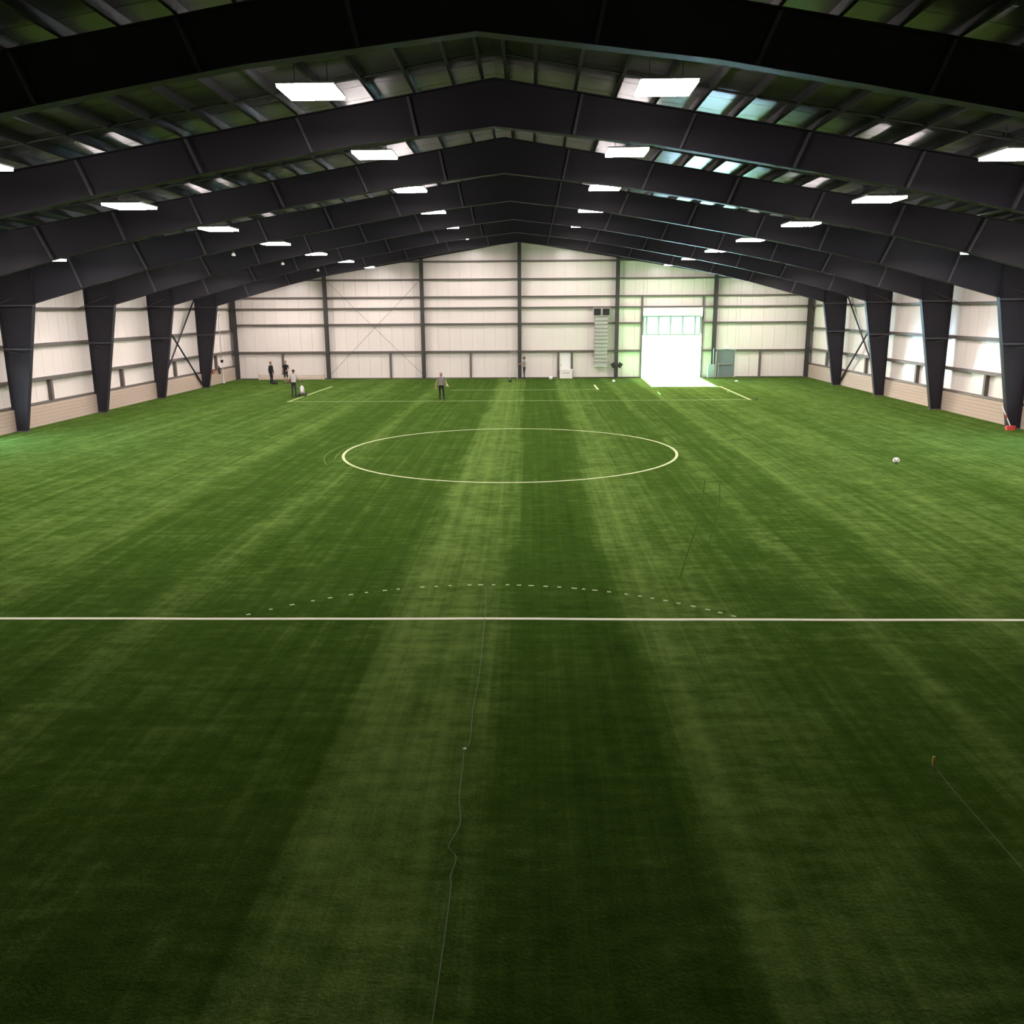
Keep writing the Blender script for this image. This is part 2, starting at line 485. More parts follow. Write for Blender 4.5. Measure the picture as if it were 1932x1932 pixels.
for x in (-18.93, -10.3, -3.9, 18.96):
    cube('stud', M['girt'], wall_far, x - .08, x + .08, YF - .18, YF, 0, 2.02)
cube('base_channel', M['girt'], wall_far, -22.4, DX0 - .1, YF - .12, YF, 0, .07)
cube('base_channel', M['girt'], wall_far, MX1 + .1, 22.4, YF - .12, YF, 0, .07)
# thin crossed cables in the bay beside the first inner post
MB().tube([(-15.1, YF - .3, .35), (-7.75, YF - .3, 7.6)], 0.014, 5).build('brace_cable', M['girt'], wall_far)
MB().tube([(-7.75, YF - .26, .35), (-15.1, YF - .26, 7.6)], 0.014, 5).build('brace_cable', M['girt'], wall_far)
# end rafter under the roof sheets
for s in (-1, 1):
    p = MB(); p.prism([(s * 22.7, roof(22.7, -.5)), (0, RIDGE - .5), (0, RIDGE), (s * 22.7, roof(22.7))], YF - .5, YF - .48)
    p.strip([(s * 22.7, roof(22.7, -.52)), (0, RIDGE - .52)], (YF - .6, YF - .38, .02))
    p.build('end_rafter', M['steel'], wall_far)

near = MB(); gable_pieces(near, YN - .12, YN, -23.1, 23.1, -.3, 0.35)
wn_ = near.build('wall_near', M['panel'])
tag(wn_, 'white liner gable wall behind the viewpoint', 'wall', kind='structure')

# ------------------------------------------------------------------ overhead door
door_1 = empty('door_1', ((DX0 + DX1) / 2, YF, 0))
tag(door_1, 'tall overhead door standing open to white daylight in the end wall', 'overhead door', kind='structure')
ox, oy = (DX0 + DX1) / 2, YF
def dpart(n, m, x0, x1, y0, y1, z0, z1): return cube(n, m, door_1, x0 - ox, x1 - ox, y0 - oy, y1 - oy, z0, z1)
dpart('jamb', M['girt'], DX0 - .12, DX0, YF - .2, YF + .12, 0, 6.26)
dpart('jamb', M['girt'], DX1, DX1 + .12, YF - .2, YF + .12, 0, 6.26)
dpart('header', M['girt'], DX0, DX1, YF - .2, YF + .1, 5.42, 5.53)
dpart('hood', M['white'], DX0 + .02, DX1 - .02, YF - .42, YF - .02, 4.78, 5.4)
for k in range(5):
    dpart('track_bracket', M['steel'], DX1 + .0, DX1 + .1, YF - .3, YF - .2, 4.55 + k * .12, 4.62 + k * .12)
mull = [DX0 + .06, 9.98, 10.92, 11.86, 12.81, 13.78, DX1 - .06]
sec = dpart('bottom_rail', M['mullion'], DX0 + .03, DX1 - .03, YF + .02, YF + .07, 3.26, 3.40)
dpart('top_rail', M['mullion'], DX0 + .03, DX1 - .03, YF + .02, YF + .07, 4.70, 5.42)
for x in mull:
    dpart('mullion', M['mullion'], x - .075, x + .075, YF + .02, YF + .07, 3.40, 4.70)
for a, b in zip(mull[:-1], mull[1:]):
    dpart('pane', M['glaze'], a + .075, b - .075, YF + .035, YF + .05, 3.40, 4.70)

# personnel door
door_2 = empty('door_2', ((MX0 + MX1) / 2, YF, 0))
tag(door_2, 'closed grey green personnel door in the end wall beside the overhead door', 'door', kind='structure')
ox = (MX0 + MX1) / 2
def mpart(n, m, x0, x1, y0, y1, z0, z1, par=None): return cube(n, m, door_2, x0 - ox, x1 - ox, y0 - YF, y1 - YF, z0, z1)
mpart('leaf', M['door_grey'], MX0 + .07, MX1 - .07, YF - .03, YF + .03, .03, MH - .07)
mpart('door_frame', M['door_grey'], MX0, MX0 + .07, YF - .08, YF + .1, 0, MH)
mpart('door_frame', M['door_grey'], MX1 - .07, MX1, YF - .08, YF + .1, 0, MH)
mpart('door_frame', M['door_grey'], MX0 + .07, MX1 - .07, YF - .08, YF + .1, MH - .07, MH)
mpart('push_bar', M['chrome'], MX0 + .15, MX1 - .2, YF - .11, YF - .03, .98, 1.06)
mpart('threshold', M['chrome'], MX0 + .02, MX1 - .02, YF - .1, YF + .1, 0.0, .03)
mpart('edge_guard', M['chrome'], MX0 + .07, MX0 + .15, YF - .045, YF - .03, .03, 1.1)

# white door of the middle bay
door_3 = empty('door_3', (3.6, YF, 0))
tag(door_3, 'plain white door with dark frame posts in the middle of the end wall', 'door', kind='structure')
cube('leaf', M['white'], door_3, -.44, .44, -.07, -.002, .02, 1.98)
cube('frame_post', M['girt'], door_3, -.62, -.46, -.2, -.002, 0, 2.02)
cube('frame_post', M['girt'], door_3, .46, .62, -.2, -.002, 0, 2.02)
cube('handle', M['chrome'], door_3, -.4, -.3, -.13, -.07, .98, 1.02)

# ------------------------------------------------------------------ ceiling: sheets on purlins
ceil = MB()
for s in (-1, 1):
    ceil.poly([(0, YN - .1, RIDGE + .30), (s * 23.3, YN - .1, roof(23.3, .30)), (s * 23.3, YF + .2, roof(23.3, .30)), (0, YF + .2, RIDGE + .30),
               (0, YN - .1, RIDGE + .36), (s * 23.3, YN - .1, roof(23.3, .36)), (s * 23.3, YF + .2, roof(23.3, .36)), (0, YF + .2, RIDGE + .36)],
              ((0, 1, 2, 3), (4, 5, 6, 7), (0, 1, 5, 4), (1, 2, 6, 5), (2, 3, 7, 6), (3, 0, 4, 7)))
ceiling = ceil.build('ceiling', M['skin_wall'])
tag(ceiling, 'dark metal sheet gable roof underside carried on steel purlins', 'ceiling', kind='structure')
sheet = {}
for s in (-1, 1):
    q = MB()
    W_ = 1.2
    q.poly([(0, .01, .26), (s * 22.95, .01, .26 - SLOPE * 22.95), (s * 22.95, W_ - .01, .26 - SLOPE * 22.95), (0, W_ - .01, .26),
            (0, .01, .295), (s * 22.95, .01, .295 - SLOPE * 22.95), (s * 22.95, W_ - .01, .295 - SLOPE * 22.95), (0, W_ - .01, .295)],
           ((0, 1, 2, 3), (4, 5, 6, 7), (0, 1, 5, 4), (1, 2, 6, 5), (2, 3, 7, 6), (3, 0, 4, 7)))
    sheet[s] = q.mesh('roof_sheet', M['deck'])
y = YN
while y < YF - .5:
    for s in (-1, 1): link('roof_sheet', sheet[s], ceiling, (0, y, RIDGE))
    y += 1.2
pz = MB().box(-.04, .04, YN, YF - .62, 0, .012).box(-.006, .006, YN, YF - .62, 0, .225).box(0, .07, YN, YF - .62, .213, .225).mesh('purlin', M['purlin'])
for s in (-1, 1):
    x = 0.3
    while x < 22.5:
        link('purlin', pz, ceiling, (s * x, 0, roof(x, .03)), (0, 0, 0), (s, 1, 1))
        x += 1.0 if x > 0.5 else 0.72
# bridging angles across the purlins
for fy in FRAMES[:7]:
    for dy in (2.1, 5.6):
        for s in (-1, 1):
            MB().tube([(s * 0.2, fy + dy, RIDGE + .06), (s * 22.5, fy + dy, roof(22.5, .06))], 0.028, 4).build('bridging', M['purlin'], ceiling)

# ------------------------------------------------------------------ portal frames
BOT = [(21.15, 5.70), (18.7, 6.38), (16.0, 7.09), (13.5, 7.66), (11.1, 8.14), (6.6, 8.93), (4.0, 9.36), (0.0, 9.83)]
order = ['closest to the white end wall', 'second from the white end wall', 'third from the white end wall', 'fourth from the white end wall',
         'fifth from the white end wall', 'sixth from the white end wall', 'seventh from the white end wall', 'eighth from the white end wall']
def make_frame(y):
    root = empty('portal_frame', (0, y, 0))
    for s in (-1, 1):
        cp = [(22.71, 0), (22.2, 0), (21.15, 5.70), (21.15, roof(21.15)), (22.71, roof(22.71))]
        col = MB().prism([(s * x, z) for x, z in cp], -.01, .01).build('column', M['steel'], root)
        MB().strip([(s * 22.2, 0), (s * 21.15, 5.70), (s * 21.15, roof(21.15))], (-.14, .14, .022)).build('inner_flange', M['steel'], col)
        MB().strip([(s * 22.71, 0), (s * 22.71, roof(22.71))], (-.14, .14, .022)).build('outer_flange', M['steel'], col)
        cube('base_plate', M['girt'], col, min(s * 22.12, s * 22.74), max(s * 22.12, s * 22.74), -.18, .18, 0, .025)
        for z in (3.72, 5.62):
            xi = 22.2 - (22.2 - 21.15) * z / 5.7
            cube('stiffener', M['stiff'], col, min(s * xi, s * 22.71), max(s * xi, s * 22.71), -.135, .135, z - .035, z + .035)
        top = [(x, roof(x)) for x, _ in BOT]
        raf = MB().prism([(s * x, z) for x, z in BOT] + [(s * x, z) for x, z in top[::-1]], -.01, .01).build('rafter', M['steel'], root)
        MB().strip([(s * x, z) for x, z in BOT], (-.15, .15, .022 * -s)).build('bottom_flange', M['steel'], raf)
        MB().strip([(s * x, z) for x, z in top], (-.15, .15, .022 * -s)).build('top_flange', M['steel'], raf)
        for xt in (2.2, 5.05, 7.95, 10.85, 13.6, 16.4, 19.35):
            # web stiffener square to the roof pitch
            d0 = 0.35 if xt < 14 else 0.5
            xb = xt - d0 if xt > 2.5 else xt - .2
            zb = None
            for (xa, za), (xc, zc) in zip(BOT[:-1], BOT[1:]):
                if xc <= xb <= xa: zb = zc + (za - zc) * (xb - xc) / (xa - xc)
            p = MB()
            zt = roof(xt)
            for yy0, yy1 in ((-.145, -.01),):
                a, b = Vector((s * xt, 0, zt - .03)), Vector((s * xb, 0, zb + .03))
                w_ = Vector((.035, 0, 0))
                p.poly([a - w_ + Vector((0, yy0, 0)), a + w_ + Vector((0, yy0, 0)), b + w_ + Vector((0, yy0, 0)), b - w_ + Vector((0, yy0, 0)),
                        a - w_ + Vector((0, yy1, 0)), a + w_ + Vector((0, yy1, 0)), b + w_ + Vector((0, yy1, 0)), b - w_ + Vector((0, yy1, 0))],
                       ((0, 1, 2, 3), (4, 5, 6, 7), (0, 1, 5, 4), (1, 2, 6, 5), (2, 3, 7, 6), (3, 0, 4, 7)))
            p.build('stiffener', M['stiff'], raf)
        # knee stay rods
        MB().tube([(s * 21.3, -.12, 5.62), (s * 20.95, -.12, roof(20.95, -.1))], .016, 5).build('stay_rod', M['steel'], raf)
    return root
def copy_tree(o, parent=None):
    c = o.copy(); COL.objects.link(c)
    if parent is not None: c.parent = parent
    for ch in list(o.children): copy_tree(ch, c)
    return c
proto = make_frame(FRAMES[0])
for i, y in enumerate(FRAMES):
    f = proto if i == 0 else copy_tree(proto)
    f.location = (0, y, 0)
    tag(f, 'dark steel portal frame, ' + order[i], 'steel frame', 'steel portal frames spanning the hall')

# ------------------------------------------------------------------ high bay lights
def make_lamp():
    root = empty('ceiling_light')
    h = MB().box(-.6, .6, -.62, .62, .05, .09).box(-.4, .4, -.15, .15, .07, .17)
    h.build('housing', M['lamp_body'], root)
    d = MB()
    x, yv = .58, .60
    d.poly([(-x, -yv, -.01), (x, -yv, -.01), (x, yv, -.01), (-x, yv, -.01), (-x, -yv, .05), (x, -yv, .05), (x, yv, .05), (-x, yv, .05)],
           ((3, 2, 1, 0), (0, 1, 5, 4), (1, 2, 6, 5), (2, 3, 7, 6), (3, 0, 4, 7)))
    me = bpy.data.meshes.new('diffuser'); me.from_pydata(d.v, [], d.f); me.materials.append(M['lamp'])
    link('diffuser', me, root)
    for s in (-1, 1):
        MB().tube([(s * .35, 0, .17), (s * .35, 0, .62)], .008, 5).build('cable', M['purlin'], root)
    return root
lamp0 = make_lamp()
rows = [(3.75, 9.81, 'beside the ridge'), (11.3, 8.42, 'halfway down the slope'), (18.35, 7.33, 'low over the columns')]
nth = ['closest to the end wall', 'second from the end wall', 'third from the end wall', 'fourth from the end wall', 'fifth from the end wall', 'sixth from the end wall', 'seventh from the end wall']
first = True
for x, z, where in rows:
    for s, side in ((-1, 'opposite the door side'), (1, 'on the door side')):
        for i in range(7):
            y = 65.75 - 7.66 * i
            l = lamp0 if first else copy_tree(lamp0)
            first = False
            l.location = (s * x, y, z)
            tag(l, 'lit panel light %s, %s, %s' % (where, side, nth[i]), 'ceiling light', 'lit panel lights hanging from the roof')

# small white sensors under the rafters
for i, (x, y, z, lab) in enumerate(((-12.05, 38.95, 7.93, 'fourth'), (-12.05, 46.61, 7.93, 'third'), (-12.05, 54.27, 7.93, 'second'), (-3.35, 61.93, 9.38, 'closest'))):
    r = empty('motion_sensor', (x, y - .05, z - .27))
    MB().lathe([(.02, .0), (.075, .01), (.085, .05), (.06, .11), (.02, .13)], n=14).build('body', M['white_plastic'], r, smooth=True)
    MB().box(-.02, .02, -.02, .02, .12, .19).build('bracket', M['girt'], r)
    tag(r, 'tiny white sensor under the portal frame %s to the end wall' % lab if lab == 'closest' else 'tiny white sensor under the %s portal frame from the end wall' % lab, 'sensor', 'white sensors under the rafters')

# ------------------------------------------------------------------ people
def person(name, loc, rz, h, label, shirt, pants, hair, skin=(0.42, 0.24, 0.17), arm_l=None, arm_r=None, legs=((-.11, 0.0), (.11, 0.0)), lean=0.0, sleeve=0.5, shorts=False, cap=None, bald=False):
    """figure facing -y; arm_x = (elbow offset, wrist offset) from the shoulder; one continuous body mesh"""
    k = h / 1.75
    segs = []          # (a, b, ra, rb, material index)
    V = Vector
    hip_z = .90
    sh = lambda s: V((s * .185, -lean * .9, 1.40))
    for j, (fx, fy) in enumerate(legs):
        s = -1 if j == 0 else 1
        hip = V((s * .085, 0, hip_z)); ank = V((fx, fy + .02, .085)); knee = (hip + ank) / 2 + V((0, -.025, .02))
        segs += [(hip, knee, .092, .064, 1)]
        segs += [(knee, ank, .060, .046 if not shorts else .040, 2 if shorts else 1)]
        segs += [(ank + V((0, .03, -.035)), V((fx * 1.1, fy - .15, .042)), .043, .036, 3)]
    el, wr = {}, {}
    for s, arm in ((-1, arm_r), (1, arm_l)):
        e_off, w_off = arm or ((s * .075, .02, -.29), (s * .10, -.03, -.54))
        S = sh(s); E_ = S + V(e_off); W_ = S + V(w_off)
        midp = S.lerp(E_, sleeve if sleeve <= 1 else 1)
        segs.append((S, midp, .060, .054, 0))
        if sleeve < 1: segs.append((midp, E_, .046, .041, 2))
        segs.append((E_, W_, .041 if sleeve <= 1 else .048, .029 if sleeve <= 1 else .038, 2 if sleeve <= 1 else 0))
        # palm, four fingers and a thumb
        d = (W_ - E_).normalized()
        side = d.cross(V((0, 1, 0)));
        if side.length < .2: side = d.cross(V((0, 0, 1)))
        side.normalize(); nrm = side.cross(d)
        segs.append((W_ + d * .01, W_ + d * .085, .030, .034, 2))
        for q, ln_ in ((-.030, .060), (-.010, .072), (.010, .068), (.030, .052)):
            a = W_ + d * .10 + side * q
            b = a + d * ln_ * .55 + nrm * .008
            c = b + d * ln_ * .40 + nrm * .030
            segs += [(a, b, .0115, .0105, 2), (b, c, .0105, .0095, 2)]
        t0 = W_ + d * .035 - side * s * .028
        t1 = t0 + d * .035 - side * s * .030 + nrm * .012
        segs += [(t0, t1, .014, .012, 2), (t1, t1 + d * .03 + nrm * .008, .012, .010, 2)]
    neck = V((0, -lean * 1.05, 1.46)); head = V((0, -lean * 1.25 - .015, 1.635))
    segs += [(neck - V((0, 0, .04)), head - V((0, -.01, .06)), .056, .052, 2)]
    segs += [(head + V((0, -.095, .012)), head + V((0, -.112, -.022)), .013, .017, 2)]       # nose
    segs += [(head + V((0, -.078, -.062)), head + V((0, -.082, -.088)), .030, .028, 2)]      # chin and mouth
    for s in (-1, 1): segs += [(head + V((s * .078, .012, .02)), head + V((s * .08, .014, -.025)), .014, .011, 2)]   # ears
    mb = MB()
    def capsule(a, b, ra, rb, n=10):
        d = (b - a); L_ = max(d.length, 1e-5); d = d / L_
        pts = []; rr = []
        for th in (-80, -45, -15): pts.append(a + d * ra * math.sin(math.radians(th))); rr.append(ra * math.cos(math.radians(th)))
        for th in (15, 45, 80): pts.append(b + d * rb * math.sin(math.radians(th))); rr.append(rb * math.cos(math.radians(th)))
        x_ = d.cross(V((0, 0, 1)))
        if x_.length < 1e-3: x_ = d.cross(V((0, 1, 0)))
        x_.normalize(); y_ = d.cross(x_)
        base = []
        for p, r in zip(pts, rr):
            for i in range(n):
                a_ = 2 * math.pi * i / n
                base.append(p + r * (math.cos(a_) * x_ + math.sin(a_) * y_))
        fs = [(i * n + j, i * n + (j + 1) % n, (i + 1) * n + (j + 1) % n, (i + 1) * n + j) for i in range(len(pts) - 1) for j in range(n)]
        fs += [tuple(range(n - 1, -1, -1)), tuple((len(pts) - 1) * n + j for j in range(n))]
        mb.poly(base, fs)
    for a, b, ra, rb, m_ in segs: capsule(a, b, ra, rb)
    # torso loft and head
    prof = [(.80, .10, .08), (.86, .165, .115), (.95, .172, .122), (1.08, .158, .115), (1.24, .176, .12), (1.36, .188, .112), (1.43, .150, .09), (1.47, .07, .062)]
    n = 16; base = []
    for z, rx, ry in prof:
        sh_y = -lean * max(0, (z - .9) / .5) * .9
        for i in range(n):
            a_ = 2 * math.pi * i / n
            base.append((rx * math.cos(a_), ry * math.sin(a_) + sh_y, z))
    fs = [(i * n + j, i * n + (j + 1) % n, (i + 1) * n + (j + 1) % n, (i + 1) * n + j) for i in range(len(prof) - 1) for j in range(n)]
    fs += [tuple(range(n - 1, -1, -1)), tuple((len(prof) - 1) * n + j for j in range(n))]
    mb.poly(base, fs)
    hp = [(.02, -.118), (.052, -.105), (.066, -.06), (.076, -.01), (.078, .04), (.068, .082), (.042, .11), (.01, .12)]
    mb.lathe(hp, tuple(head), 14, 1.0, 1.24)
    tmp = mb.build('tmp_body', None)
    rm = tmp.modifiers.new('r', 'REMESH'); rm.mode = 'VOXEL'; rm.voxel_size = 0.0095
    sm = tmp.modifiers.new('s', 'SMOOTH'); sm.factor = 0.5; sm.iterations = 2
    dg = bpy.context.evaluated_depsgraph_get()
    me = bpy.data.meshes.new_from_object(tmp.evaluated_get(dg))
    bpy.data.objects.remove(tmp)
    me.name = 'person_body'
    mats = [mat(name + '_shirt', shirt, 0.85), mat(name + '_trousers', pants, 0.85), mat(name + '_skin', skin, 0.55), mat(name + '_shoe', (.03, .03, .03), 0.6)]
    me.materials.clear()
    for m_ in mats: me.materials.append(m_)
    for p in me.polygons:
        c = p.center
        best, bi = 9, 0
        for a, b, ra, rb, mi in segs:
            ab = b - a; t = max(0, min(1, (c - a).dot(ab) / max(ab.length_squared, 1e-9)))
            dd = (c - (a + ab * t)).length - (ra + (rb - ra) * t)
            if dd < best: best, bi = dd, mi
        if .78 < c.z < 1.475 and abs(c.x) < .2:
            for z0, z1, mi in ((.78, .955, 1), (.955, 1.475, 0)):
                if z0 <= c.z < z1 and best > -.02 and bi in (0, 1, 2) and abs(c.x) < .175: bi = mi if not (bi == 2 and best < .012 and c.z < 1.40) else bi
        if c.z > 1.475: bi = 2
        p.material_index = bi
        p.use_smooth = True
    root = link(name, me, None, loc, (0, 0, rz), (k, k, k))
    tag(root, label, 'person', 'people on the pitch')
    # hair or cap, eyes, mouth
    hb = MB()
    if not bald:
        hb.lathe([(.081, -.03), (.084, .01), (.083, .05), (.072, .092), (.045, .12), (.008, .13)], (head.x, head.y + .014, head.z), 14, 1.0, 1.22)
        hb.build('cap' if cap else 'hair', mat(name + '_hair', cap or hair, .8), root, smooth=True)
        if cap: MB().box(-.06, .06, head.y - .19, head.y - .07, head.z + .045, head.z + .056).build('peak', bpy.data.materials[name + '_hair'], root)
    else:
        hb.lathe([(.03, -.125), (.06, -.11), (.07, -.07), (.072, -.045)], (head.x, head.y - .004, head.z), 14, 1.0, 1.26)
        hb.build('beard', mat(name + '_beard', hair, .8), root, smooth=True)
    dark = M['black']
    for s in (-1, 1):
        MB().lathe([(.004, -.010), (.012, -.004), (.012, .004), (.004, .010)], (s * .030, head.y - .090, head.z + .018), 8).build('eye', dark, root)
    MB().box(-.022, .022, head.y - .117, head.y - .108, head.z - .062, head.z - .055).build('mouth', M['brown'], root)
    return root

person('person', (-4.5, 52.15, 0), math.radians(8), 1.70, 'person in grey shirt and black trousers standing alone facing the viewer', (.20, .17, .165), (.010, .010, .013), (.06, .03, .02), skin=(.45, .25, .18),
       arm_l=((.10, .02, -.27), (.20, -.14, -.42)), arm_r=((-.11, .02, -.28), (-.16, -.02, -.54)), legs=((-.10, 0), (.17, -.02)), bald=True)
person('person', (-14.16, 54.85, 0), math.radians(168), 1.71, 'person in light grey shirt and dark jeans pushing a line marking cart', (.50, .48, .46), (.022, .026, .032), (.015, .012, .01),
       arm_l=((.08, -.08, -.27), (.06, -.30, -.40)), arm_r=((-.09, -.06, -.27), (-.10, -.28, -.42)), legs=((-.09, -.06), (.09, .07)), lean=.05)
person('person', (-18.62, 65.1, 0), math.radians(70), 1.64, 'person in black standing sideways by the tan barrier, near the hall corner', (.008, .008, .009), (.008, .008, .010), (.02, .012, .01), sleeve=1.4, legs=((-.07, .02), (.07, -.04)))
person('person', (-17.62, 65.5, 0), math.radians(-15), 1.68, 'person in black shirt and knee length trousers facing out by the barrier', (.010, .010, .012), (.012, .012, .014), (.012, .01, .008), shorts=True,
       arm_l=((.13, .0, -.25), (.05, -.16, -.36)), arm_r=((-.10, .02, -.28), (-.10, -.05, -.52)), legs=((-.13, 0), (.15, 0)))
person('person', (0.36, 68.62, 0), math.radians(-78), 1.72, 'person in dark cap and grey shirt working at the middle post of the end wall', (.33, .32, .29), (.02, .021, .027), (.03, .025, .02), cap=(.03, .027, .022),
       arm_l=((.06, -.20, -.16), (.0, -.42, -.20)), arm_r=((-.06, -.18, -.18), (.02, -.42, -.22)), legs=((-.09, .03), (.10, -.02)))

# cup held by the standing person
cup = empty('paper_cup', (-4.5 + .36, 52.15 - .22, .86))
MB().lathe([(.028, 0), (.038, .11), (.036, .112)], n=12).build('cup_wall', M['white_plastic'], cup, smooth=True)
MB().lathe([(.041, .108), (.041, .120), (.02, .126)], n=12).build('lid', M['white'], cup)
tag(cup, 'white paper cup in the hand of the lone standing person', 'cup')

# ------------------------------------------------------------------ line marking cart
cart = empty('line_marker', (-13.72, 55.15, 0), math.radians(6))
MB().lathe([(.03, .22), (.12, .24), (.13, .30), (.13, .56), (.10, .62), (.05, .66), (.05, .69), (.02, .70)], n=18).build('tank', M['white_plastic'], cart, smooth=True)
for sx in (-1, 1):
    for wy in (-.24, .3):
        w_ = MB(); n = 16
        pts = []
        for x_ in (sx * .19, sx * .23):
            for k in range(n): pts.append((x_, wy + .12 * math.cos(2 * math.pi * k / n), .12 + .12 * math.sin(2 * math.pi * k / n)))
        w_.poly(pts, [tuple(range(n)), tuple(range(2 * n - 1, n - 1, -1))] + [(k, (k + 1) % n, n + (k + 1) % n, n + k) for k in range(n)])
        wo = w_.build('wheel', M['rubber'], cart)
        MB().tube([(sx * .15, wy, .12), (sx * .24, wy, .12)], .03, 8).build('hub', M['chrome'], wo)
MB().box(-.16, .16, -.28, .36, .19, .225).build('chassis', M['girt'], cart)
for sx in (-1, 1): MB().tube([(sx * .13, -.24, .21), (sx * .14, -.5, .95)], .014, 8).build('handle_tube', M['girt'], cart)
MB().tube([(-.17, -.5, .95), (.17, -.5, .95)], .018, 8).build('grip', M['rubber'], cart)
MB().box(-.06, .06, .36, .46, .04, .21).build('nozzle_box', M['duct'], cart)
tag(cart, 'small wheeled line marking cart with a white tank on the far pitch', 'line marker')

# ------------------------------------------------------------------ soccer ball
ball = empty('soccer_ball', (13.61, 29.95, 0))
bm = bmesh.new(); bmesh.ops.create_icosphere(bm, subdivisions=4, radius=.112)
ico = bmesh.new(); bmesh.ops.create_icosphere(ico, subdivisions=1, radius=1)
dirs = [v.co.normalized().copy() for v in ico.verts]; ico.free()
for f in bm.faces:
    c = f.calc_center_median().normalized()
    f.material_index = 1 if max(c.dot(d) for d in dirs) > math.cos(.30) else 0
    f.smooth = True
bmesh.ops.translate(bm, verts=bm.verts, vec=(0, 0, .112))
me = bpy.data.meshes.new('ball_skin'); bm.to_mesh(me); bm.free()
me.materials.append(M['ball_white']); me.materials.append(mat('ball_panel', (.30, .27, .26), .45))
link('ball_skin', me, ball)
tag(ball, 'white soccer ball lying alone on the turf', 'ball')
# white and dark balls lying before the end wall
def small_ball(loc, r, m, label, name='ball'):
    o = empty(name, loc)
    MB().lathe([(r * math.cos(math.radians(t)), r + r * math.sin(math.radians(t))) for t in range(-85, 86, 17)], n=16).build('shell', m, o, smooth=True)
    MB().lathe([(.012, 2 * r - .002), (.012, 2 * r + .001)], n=8).build('valve', M['rubber'], o)
    return tag(o, label, 'ball')
small_ball((2.42, 67.6, 0), .15, M['ball_white'], 'white ball on the turf before the white door of the end wall')
small_ball((-.66, 65.6, 0), .11, M['ball_black'], 'black ball on the turf before the middle post')
small_ball((7.03, 64.8, 0), .11, M['ball_white'], 'white ball on the turf beside the sunlit patch')

# flat white disc cones on the turf beyond the overhead door
o = empty('disc_cone', (16.29, 65.6, 0))
MB().lathe([(.13, 0), (.125, .012), (.07, .06), (.06, .07)], n=16).build('dish', M['white_plastic'], o, smooth=True)
MB().lathe([(.135, 0), (.135, .006)], n=16).build('rim', M['white_plastic'], o)
tag(o, 'low white disc marker on the turf before the personnel door', 'cone')
o = empty('disc_cone', (14.42, 52.3, 0))
MB().lathe([(.13, 0), (.125, .012), (.07, .06), (.06, .07)], n=16).build('dish', M['rubber'], o, smooth=True)
MB().lathe([(.135, 0), (.135, .006)], n=16).build('rim', M['rubber'], o)
tag(o, 'small dark disc marker beside the end of a far box line', 'cone')

# ------------------------------------------------------------------ strings and stake at the near end
st = [(0.12, 4.2), (0.15, 5.6), (0.15, 6.98), (0.13, 7.25), (0.16, 7.54), (0.07, 7.74), (0.15, 8.08), (0.13, 8.37), (0.10, 8.69), (0.09, 9.26), (0.08, 9.70), (0.13, 9.88), (0.12, 10.48), (0.11, 10.87), (0.13, 12.02), (0.10, 13.77), (0.08, 14.56), (0.03, 16.06)]
def smooth_path(pts, m=5):
    out = []
    P = [Vector((*p, 0.012)) for p in pts]
    for i in range(len(P) - 1):
        p0, p1, p2, p3 = P[max(i - 1, 0)], P[i], P[i + 1], P[min(i + 2, len(P) - 1)]
        for j in range(m):
            t = j / m
            out.append(.5 * ((2 * p1) + (p2 - p0) * t + (2 * p0 - 5 * p1 + 4 * p2 - p3) * t * t + (3 * p1 - p0 - 3 * p2 + p3) * t ** 3))
    out.append(P[-1]); return out
s1 = empty('string_line', (0.08, 9.7, 0))
MB().tube([p - Vector((.08, 9.7, 0)) for p in smooth_path(st)], .0045, 5).build('strand', M['string'], s1)
MB().lathe([(.006, .0), (.022, .006), (.022, .02), (.006, .028)], (0.0, 0.02, 0), 10).build('knot', M['white'], s1)
tag(s1, 'pale string lying loosely along the turf through the middle of the near box line', 'string')
s2 = empty('string_line', (5.66, 9.3, 0))
MB().tube([Vector((5.66, 9.25, .02)) - Vector((5.66, 9.3, 0)), Vector((5.65, 8.8, .012)) - Vector((5.66, 9.3, 0)), Vector((5.65, 7.44, .012)) - Vector((5.66, 9.3, 0)), Vector((5.66, 4.5, .012)) - Vector((5.66, 9.3, 0))], .0035, 5).build('strand', M['string'], s2)
MB().lathe([(.003, .0), (.010, .006), (.010, .016), (.003, .022)], (0, -.05, .01), 8).build('knot', M['string'], s2)
tag(s2, 'thin taut string running from the yellow stake toward the viewer', 'string')
stk = empty('marker_stake', (5.66, 9.36, 0))
MB().lathe([(.004, 0), (.016, .02), (.016, .045)], n=10).build('point', M['duct'], stk, smooth=True)
MB().lathe([(.018, .045), (.020, .05), (.020, .135), (.017, .14), (.006, .145)], n=10).build('grip', M['yellow'], stk, smooth=True)
tag(stk, 'short yellow marker stake stuck in the near turf', 'stake')

